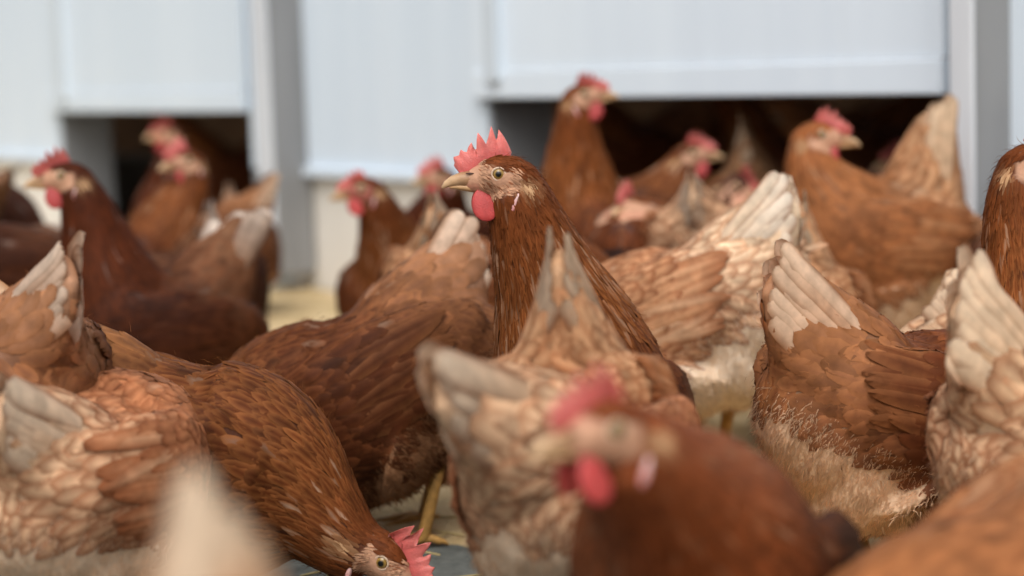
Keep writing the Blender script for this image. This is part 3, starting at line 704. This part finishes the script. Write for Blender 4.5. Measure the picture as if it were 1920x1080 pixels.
def wbox(name, s0, s1, z0, z1, o0, o1, mat, parent=None, bev=.003):
    """box on the wall: s along, z up, o outward; own mesh with bevelled edges"""
    bm = bmesh.new(); vs_ = []
    for o_ in (o0, o1):
        for (s_, z_) in ((s0, z0), (s1, z0), (s1, z1), (s0, z1)):
            p = W_O + W_U * s_ + W_N * o_ + np.array([0, 0, z_]); vs_.append(bm.verts.new(p))
    for f in ((0, 1, 2, 3), (7, 6, 5, 4), (0, 4, 5, 1), (1, 5, 6, 2), (2, 6, 7, 3), (3, 7, 4, 0)): bm.faces.new([vs_[i] for i in f])
    bmesh.ops.recalc_face_normals(bm, faces=bm.faces)
    if bev: bmesh.ops.bevel(bm, geom=bm.edges[:], offset=bev, segments=2, profile=.6, affect='EDGES')
    me = bpy.data.meshes.new(name); bm.to_mesh(me); bm.free(); me.materials.append(mat)
    return obj(name, me, parent)

def cladding(name, s0, s1, z0, z1, o0, o1, mat, parent, pitch=.16, rib=.0007):
    """sheet-metal panel with shallow vertical ribs on its outer face"""
    n = max(2, int(round((s1 - s0) / pitch))); prof = []
    for k in range(n):
        a = s0 + (s1 - s0) * k / n; w_ = (s1 - s0) / n
        prof += [(a, 0), (a + w_ * .80, 0), (a + w_ * .85, rib), (a + w_ * .95, rib)]
    prof.append((s1, 0)); m_ = len(prof)
    V = []
    for z_ in (z0, z1):
        for s_, r_ in prof: V.append(W_O + W_U * s_ + W_N * (o1 + r_) + np.array([0, 0, z_]))
    for z_ in (z0, z1):
        for s_ in (s0, s1): V.append(W_O + W_U * s_ + W_N * o0 + np.array([0, 0, z_]))
    Fa = [[i, i + 1, m_ + i + 1, m_ + i] for i in range(m_ - 1)]
    b0 = 2 * m_
    Fa += [[b0 + 1, b0, b0 + 2, b0 + 3], [b0, 0, m_, b0 + 2], [m_ - 1, b0 + 1, b0 + 3, 2 * m_ - 1]]
    bm = bmesh.new(); vv = [bm.verts.new(v) for v in V]
    for f in Fa: bm.faces.new([vv[i] for i in f])
    bm.faces.new([vv[i] for i in list(range(m_))[::-1] + [b0, b0 + 1]]); bm.faces.new([vv[i] for i in list(range(m_, 2 * m_)) + [b0 + 3, b0 + 2]])
    bmesh.ops.recalc_face_normals(bm, faces=bm.faces)
    me = bpy.data.meshes.new(name); bm.to_mesh(me); bm.free(); me.materials.append(mat)
    return obj(name, me, parent)

M_WHITE = noise_mat('white_sheet_metal', (.645, .74, .83), (.68, .77, .855), scale=2.5, rough=.42, bump=.08, stretch=(6, 6, .5), bscale=3, spec=.4)
M_HATCH = noise_mat('white_hatch_metal', (.715, .80, .88), (.745, .83, .905), scale=2.5, rough=.42, bump=.08, stretch=(6, 6, .5), bscale=3, spec=.4)
M_STEEL_SHADE = noise_mat('steel_and_post_shade', (.215, .22, .225), (.26, .265, .27), scale=5, rough=.5, bump=.05, stretch=(4, 4, .6), spec=.4)  # grey metal; on the posts this tone stands for their shaded sides
M_FRAME = noise_mat('pale_painted_frame', (.58, .65, .71), (.66, .73, .785), scale=4, rough=.45, bump=.05, stretch=(4, 4, .6), spec=.4)
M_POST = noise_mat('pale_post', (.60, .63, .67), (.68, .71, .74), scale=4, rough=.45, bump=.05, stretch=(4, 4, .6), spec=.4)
M_CONC = noise_mat('cream_concrete', (.70, .67, .61), (.80, .77, .71), scale=5, rough=.85, bump=.25, bscale=60, spec=.2)
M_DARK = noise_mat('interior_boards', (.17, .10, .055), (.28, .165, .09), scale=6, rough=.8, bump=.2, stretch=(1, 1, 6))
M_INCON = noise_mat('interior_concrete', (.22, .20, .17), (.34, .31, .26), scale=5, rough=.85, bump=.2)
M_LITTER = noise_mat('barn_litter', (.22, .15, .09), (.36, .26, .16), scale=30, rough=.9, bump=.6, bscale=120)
M_ROOF = noise_mat('roof_sheet', (.30, .31, .32), (.38, .39, .40), scale=3, rough=.5, bump=.05)

barn = bpy.data.objects.new('barn', None); COL.objects.link(barn)
tag(barn, 'white metal clad poultry barn with cream base and two pop hole openings behind the flock', 'barn')
TH = .12                                   # wall thickness
Zs = wz(640, 326); ZT = 2.5
h1a, h1b = sx(126, 350), sx(484, 350); z1 = wz(300, 209)
h2a, h2b = sx(928, 260), sx(1786, 260); z2 = wz(1350, 180)
zsill = wz(530, 520)
sL, sR = sx(-250, 300) - 2.0, h2b + 2.4
g1 = sx(107, 100); g2_ = sx(912, 100)
pa = sx(512, 250)                          # right edge of the post front
# cream base, one block per stretch of wall
def base(s0, s1): wbox('base_wall', s0, s1, -.02, Zs, -TH, 0, M_CONC, barn, .004)
base(sL, h1a - .002); base(h1b + .002, h2a - .002); base(h2b + .002, sR)
# upper cladding, sheet by sheet
def sheets(s0, s1):
    n = max(1, int(round((s1 - s0) / 1.0)))
    for k in range(n):
        cladding('wall_panel', s0 + (s1 - s0) * k / n + .0015, s0 + (s1 - s0) * (k + 1) / n - .0015, Zs + .004, ZT, -TH, .012, M_WHITE, barn)
sheets(sL, h1a - .002); sheets(h1b + .002, h2a - .002); sheets(h2b + .002, sR)
for (a, b_) in ((sL, h1a - .004), (h1b + .06, h2a - .03), (h2b + .08, sR)):
    wbox('drip_edge', a, b_, Zs - .006, Zs + .012, .013, .026, M_WHITE, barn, .002)
# hatches: sliding doors held up over the pop holes, each with a lower rail
for (a, b_, z_, fx0, fx1, dp, gx0, gx1, gy) in ((h1a, h1b, z1, 487, 512, .095, 100, 116, 120), (h2a, h2b, z2, 1787, 1827, .085, 905, 929, 100)):
    ht = cladding('hatch', a - .02, b_ + .01, z_ + .050, ZT - .1, .018, .028, M_HATCH if a > 0 or b_ > 0 else M_WHITE, barn, pitch=.16, rib=.0006)
    wbox('hatch_rail', a - .02, b_ + .01, z_, z_ + .049, .017, .033, M_HATCH if b_ > 0 else M_WHITE, ht, .004)
    wbox('guide_rail', sx(gx0, gy, .045), sx(gx1, gy, .045), z_ + .03, ZT - .1, .014, .045, M_FRAME, barn, .003)
    wbox('jamb', a - .004, a + .004, .02, z_ - .004, -TH - .01, .006, M_STEEL_SHADE, barn, .002)
    wbox('jamb', b_ - .004, b_ + .004, .02, z_ - .004, -TH - .01, .006, M_STEEL_SHADE, barn, .002)
    wbox('lintel', a + .006, b_ - .006, z_ + .06, Zs + .6, -TH, .008, M_STEEL_SHADE, barn, .003)
    po = wbox('post', sx(fx0, 300, dp), sx(fx1, 300, dp) - .002, .05, ZT, .006, dp - .004, M_STEEL_SHADE, barn, .004)  # post coloured dark so its side face looks shaded
    wbox('post_front', sx(fx0, 300, dp) - .002, sx(fx1, 300, dp), .05, ZT, dp - .003, dp + .004, M_POST, po, .002)  # lit front face of the same post, coloured pale as a separate piece
    wbox('sill', a - .01, b_ + .14, .0, .046, .004, .10, M_FRAME, barn, .005)
# inside
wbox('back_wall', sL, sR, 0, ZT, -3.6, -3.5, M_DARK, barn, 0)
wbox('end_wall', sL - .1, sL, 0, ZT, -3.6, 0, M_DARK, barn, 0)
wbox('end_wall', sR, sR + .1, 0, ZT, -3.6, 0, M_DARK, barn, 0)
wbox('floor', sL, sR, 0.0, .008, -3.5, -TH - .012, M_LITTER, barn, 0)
wbox('roof', sL - .3, sR + .3, ZT + .002, ZT + .08, -1.40, .12, M_ROOF, barn, .01)
wbox('roof', sL - .3, sR + .3, ZT + .002, ZT + .08, -3.9, -1.72, M_ROOF, barn, .01)   # gap added between the roof slabs so sky light brightens the inside
ia, ib = sx(222, 380, -.75), sx(312, 380, -.75)
wbox('nest_kerb', ia - 1.2, ib, .008, wz(260, 296, -.75), -.90, -.75, M_INCON, barn, .006)
for k in range(6):
    s_ = sL + .6 + k * (sR - sL - 1.0) / 5
    wbox('perch', s_, s_ + .05, .008, 1.1, -1.9, -1.84, M_DARK, barn, .003)

# ---------------------------------------------------------------- straw on the ground
M_STRAW = noise_mat('straw', (.40, .30, .13), (.56, .45, .22), scale=40, rough=.7, bump=.1)
M_SAND = noise_mat('straw_litter', (.44, .32, .16), (.62, .48, .28), scale=14, rough=.9, bump=.8, bscale=90, detail=10)
rng0 = np.random.default_rng(5)
# a strip of trodden litter along the barn, uneven in height and outline
ns_, no_ = 160, 26
sg = np.linspace(sL, sR, ns_); V = []
for i, s_ in enumerate(sg):
    wdt = 1.25 + .18 * math.sin(s_ * 3.1) + .10 * math.sin(s_ * 7.7 + 1)
    for j in range(no_):
        t = j / (no_ - 1); o_ = .005 + wdt * t
        hgt = .016 * (1 - t) ** .6 * (1 + .5 * math.sin(s_ * 17 + o_ * 23) * math.sin(o_ * 31 + s_ * 5)) - .004 * (t > .98)
        V.append(W_O + W_U * s_ + W_N * o_ + np.array([0, 0, max(hgt, -.004) + .002]))
i, j = np.meshgrid(np.arange(ns_ - 1), np.arange(no_ - 1), indexing='ij')
Qs = np.stack([i * no_ + j, (i + 1) * no_ + j, (i + 1) * no_ + j + 1, i * no_ + j + 1], -1).reshape(-1, 4)
tag(obj('straw_litter', mesh_np('straw_litter', np.array(V), Qs[:, ::-1], M_SAND)), 'trodden yellow straw litter along the foot of the barn wall', 'straw', kind='stuff')
def stalks(P, L, rng, r=.0011):
    parts = []; n = len(P); a = rng.uniform(0, 2 * PI, n)
    D = np.stack([np.cos(a), np.sin(a), rng.normal(0, .08, n)], -1); S_ = np.stack([-np.sin(a), np.cos(a), 0 * a], -1)
    Z = np.tile([0, 0, 1.0], (n, 1)); V = []
    for t in (-.5, 0, .5):
        c = P + D * (L * t)[:, None] + S_ * ((L * .06 * rng.normal(0, 1, n))[:, None] if t == 0 else 0) + Z * r
        for q in range(4): V.append(c + (S_ * math.cos(q * PI / 2) + Z * math.sin(q * PI / 2)) * r)
    V = np.stack(V, 1).reshape(-1, 3); k = (np.arange(n) * 12)[:, None, None]
    q = np.array([[i * 4 + j, i * 4 + (j + 1) % 4, i * 4 + 4 + (j + 1) % 4, i * 4 + 4 + j] for i in range(2) for j in range(4)] + [[3, 2, 1, 0], [8, 9, 10, 11]])[None]
    return V, (k + q).reshape(-1, 4)
n = 2600
s_ = rng0.uniform(sL, sR, n); o_ = rng0.uniform(.05, 1.6, n)
Pn = W_O + W_U * s_[:, None] + W_N * o_[:, None]; Pn[:, 2] = .012 * np.clip(1.2 - o_, 0, 1) + .004
n2 = 900
Pm = np.stack([rng0.uniform(-1.2, 1.2, n2), rng0.uniform(.7, 3.0, n2), np.full(n2, .001)], -1)
PQ = np.concatenate([Pn, Pm]); V, Qs = stalks(PQ, rng0.uniform(.015, .07, len(PQ)), rng0)
tag(obj('straw', mesh_np('straw', V, Qs, M_STRAW, smooth=False)), 'loose straw stalks scattered over the dark concrete', 'straw', kind='stuff')
# ---------------------------------------------------------------- the flock
LOW = dict(headloc=(.23, 0, .055), hpitch=-55)
MID = dict(headloc=(.20, .03, .20), hpitch=-15)
# the hen in focus
hen('alert rust brown hen in sharp focus, head in profile with tall pink comb', (1112, 800, 1.83), 256, pitch=18, S=1.04, head=(935, 325, 1.70), hyaw=182, hpitch=1, pal='rust', det=3, fine=True, seed=1, fleck=.35, neckS=1.08, comb=.95, upk=.7, bow=.2, headloc=None, tail=(1180, 720, 2.0))
hen('tan hen bending away with upright tail directly in front of the focused hen', (1085, 815, 1.49), 84, pitch=-20, tail=(1045, 462, 1.37), pal='tan', det=3, seed=2, S=.9, **LOW)
hen('pale tan hen seen from behind with thick tail pointing left and downy rear, centre foreground', (1095, 890, 1.43), 74, pitch=-4, tail=(808, 712, 1.22), pal='pale', det=2, seed=3, tailw=1.25, spread=.75, S=1.0, **LOW)
hen('out of focus brown hen in the centre foreground with pink comb and wattles', (1350, 1130, 1.21), 246, pitch=5, S=.95, neckS=1.15, head=(1125, 800, 1.0), hyaw=216, hpitch=0, pal='rustdark', det=2, seed=4, comb=.85, tail=(1470, 1230, 1.37))
hen('large brown hen with lowered front and pale tail, left of the focused hen', (675, 745, 1.97), 182, pitch=-28, S=1.16, tail=(890, 425, 2.02), pal='brown', det=3, seed=5, foot=-.05, headloc=(.19, -.02, .03), hpitch=-60)
hen('brown hen pecking at the ground with its pink comb at the bottom edge', (335, 850, 1.68), 2, pitch=-22, S=1.08, head=(730, 1046, 1.66), hyaw=-22, hpitch=-42, pal='laced', det=3, fine=True, seed=6, tail=(-60, 560, 1.66), tone=1.05)
hen('brown hen at the left edge with curled cream tail standing upright', (0, 745, 1.64), 118, pitch=-8, tail=(140, 490, 1.50), pal='brown', det=3, seed=7, S=1.0, tone=1.1, **LOW)
hen('pale tan hen seen from behind in the bottom left corner', (170, 905, 1.55), 72, pitch=-4, tail=(-5, 752, 1.38), pal='pale', det=2, seed=8, tailw=1.25, spread=.75, S=1.0, tone=1.05, **LOW)
hen('hen whose blurred white tail tip rises from the bottom edge, nearest to the camera', (540, 1800, .72), 20, S=.9, tail=(402, 925, .62), pal='pale', det=1, seed=9, tailw=.75, spread=.5, **LOW)
hen('blurred reddish brown hen filling the bottom right corner', (1975, 1190, 1.15), 200, S=1.15, pitch=-34, pal='tan', tone=.95, det=2, seed=10, tail=(2170, 800, 1.2), **LOW)
hen('hen with fanned white and tan tail at the right edge', (2000, 850, 1.54), 42, pitch=-10, tail=(1792, 540, 1.40), pal='pale', det=2, seed=11, tailw=1.25, spread=1.4, **LOW)
hen('rust brown hen standing upright and cut off by the right edge', (1945, 760, 1.74), 296, pitch=20, head=(1948, 300, 1.68), neckS=1.1, hyaw=330, hpitch=0, pal='rust', det=3, seed=12, upk=.7, tail=(2020, 700, 1.95))
hen('brown hen with cream tail and pale downy rear bending to the right', (1685, 795, 1.74), 30, pitch=-20, S=1.08, tail=(1442, 500, 1.62), pal='rust', det=3, seed=13, tone=1.15, down=(238, 208, 172), **LOW)
hen('pale cream hen with scalloped back and raised tail, right of the focused hen', (1295, 600, 2.14), 142, pitch=-24, S=1.10, tail=(1486, 356, 2.02), pal='cream', det=3, seed=14, down=(248, 236, 216), **LOW)
hen('tall rust brown hen behind the focused one, looking right before the wide opening', (1072, 460, 2.86), 292, pitch=22, head=(1097, 176, 2.76), hyaw=352, hpitch=4, pal='rust', det=1, seed=15, comb=0.75, combtone=.82, upk=.7, tail=(1060, 430, 3.05))
hen('brown hen turning its head back before the wide opening, tan tail straight up', (1640, 455, 2.52), 184, pitch=4, S=1.06, tail=(1762, 196, 2.46), tailw=.85, spread=.6, head=(1540, 252, 2.50), hyaw=350, hpitch=-6, pal='tan', tone=.85, det=2, seed=16, comb=0.78, combtone=.82, upk=.5, bow=.3)
hen('dark brown hen facing left with red comb and white tipped tail, left of the picture', (285, 625, 2.45), 186, pitch=2, S=1.03, tail=(472, 392, 2.47), tailw=1.4, head=(118, 328, 2.40), hyaw=186, hpitch=-4, pal='dark', det=2, seed=17, comb=0.81, combtone=.82, fleck=.02, upk=.5)
hen('very dark brown hen at the left edge behind the dark hen with red comb', (-10, 520, 2.80), 172, S=1.1, pal='dark', det=1, seed=18, tone=.9, tail=(90, 420, 2.86), **LOW)
hen('brown hen at the far left edge nearest the barn wall', (-60, 430, 3.3), 60, pal='dark', det=0, seed=19, tail=(25, 322, 3.1), **LOW)
hen('blurred hen facing the camera in front of the small opening', (335, 500, 3.05), 238, pitch=14, head=(345, 300, 3.0), hyaw=222, hpitch=-4, pal='rust', det=1, seed=20, comb=0.90, combtone=.82, upk=.7, tone=.85)
hen('blurred pale faced hen standing in the small opening, behind another', (330, 470, 4.1), 215, pitch=12, head=(312, 250, 4.0), hyaw=205, pal='dark', det=0, seed=21, comb=0.72, combtone=.82, upk=.7)
hen('hen with a white tail in front of the small opening', (395, 545, 3.0), 80, pitch=-15, tail=(386, 396, 2.86), pal='dark', det=1, seed=22, tailw=1.2, **LOW)
hen('hen with a small pale tail nearest the sill of the small opening', (440, 480, 3.7), 100, pitch=-10, tail=(430, 358, 3.55), pal='brown', det=0, seed=23, **LOW)
hen('dark hen crouching behind the back of the dark hen with red comb', (215, 570, 2.75), 150, pitch=-12, pal='dark', det=1, seed=24, tail=(215, 440, 2.7), **LOW)
hen('brown hen facing left with dark head before the cream wall', (790, 575, 2.95), 186, pitch=20, head=(676, 352, 2.84), hyaw=190, hpitch=-8, pal='brown', det=1, seed=25, upk=.6, comb=.6, facecol=(150, 84, 72))
hen('small blurred hen by the cream wall, half hidden by the comb of the focused hen', (855, 470, 3.35), 200, pitch=12, head=(822, 330, 3.25), hyaw=200, pal='dark', det=0, seed=26, comb=0.87, combtone=.82, upk=.6)
hen('hen with blunt tan tail peeping over the large brown hen', (850, 555, 2.50), 75, pitch=-14, tail=(806, 384, 2.36), pal='tan', det=1, seed=27, tone=.85, **LOW)
hen('brown hen between the large brown hen and the neck of the focused hen', (955, 560, 2.36), 20, pitch=-8, pal='rust', det=1, seed=28, tail=(872, 520, 2.3), **LOW)
hen('dark brown hen behind the tall hen, walking right with pinkish comb', (1205, 420, 3.02), 350, pitch=6, head=(1300, 286, 3.0), hyaw=350, pal='brown', det=1, seed=29, comb=0.75, combtone=.82, upk=.5, tail=(1120, 330, 3.02))
hen('hen with low red comb beside the tall white tail in the wide opening', (1370, 440, 2.86), 260, pitch=4, head=(1396, 348, 2.78), hyaw=300, hpitch=-25, pal='dark', det=1, seed=30, comb=0.78, combtone=.82, tail=(1370, 380, 3.05))
hen('small reddish hen with pale face between the tall hen and the cream hen', (1210, 475, 2.66), 250, pitch=6, head=(1178, 385, 2.6), hyaw=240, pal='rust', det=1, seed=31, comb=0.81, combtone=.82, tail=(1230, 470, 2.85))
hen('almost black brown hen bending low between the focused and the cream hen', (1185, 570, 2.40), 110, pitch=-12, pal='dark', det=1, seed=32, tone=.45, S=.85, tail=(1215, 520, 2.3), **LOW)
hen('hen with a white tail standing behind the cream hen', (1312, 480, 2.62), 85, pitch=-14, tail=(1297, 345, 2.47), pal='pale', det=1, seed=33, tone=.9, **LOW)
hen('hen inside the barn with long whitish tail pointing up in the wide opening', (1405, 400, 3.25), 95, pitch=-14, tail=(1396, 232, 3.1), pal='tan', det=0, seed=34, tone=.9, **LOW)
hen('hen with drooping white tail in front of the hen that looks back', (1500, 610, 2.32), 82, pitch=-16, tail=(1500, 372, 2.22), pal='tan', det=1, seed=35, tone=.95, **LOW)
hen('hen with red comb deep inside the wide opening', (1730, 390, 3.05), 190, pitch=8, head=(1688, 300, 3.0), hyaw=200, pal='dark', det=0, seed=36, comb=0.75, combtone=.82, upk=.6)
hen('dark brown hen behind the fanned tail at the right edge', (1965, 490, 2.50), 15, pal='dark', det=1, seed=37, S=.95, tail=(1862, 410, 2.45), tone=1.15, **LOW)
hen('hen with white tail pointing left behind the fanned tail hen', (1935, 680, 1.97), 8, pitch=-2, tail=(1762, 536, 1.95), pal='pale', det=2, seed=38, **LOW)
for k, (cx, cy, d, hd, lab) in enumerate([
        (1180, 300, 3.9, 200, 'hen deep in the dark barn behind the tall hen'),
        (1260, 300, 4.4, 340, 'hen in the dark barn left of the long whitish tail'),
        (1480, 320, 3.7, 150, 'hen in the dark barn left of the hen looking back'),
        (1640, 300, 3.6, 20, 'hen in the dark barn above the back of the hen looking back'),
        (420, 330, 5.2, 200, 'hen in the dark barn right in the small opening')]):
    hen(lab, (cx, cy, d), hd, pitch=5, pal='rust', det=0, seed=50 + k)
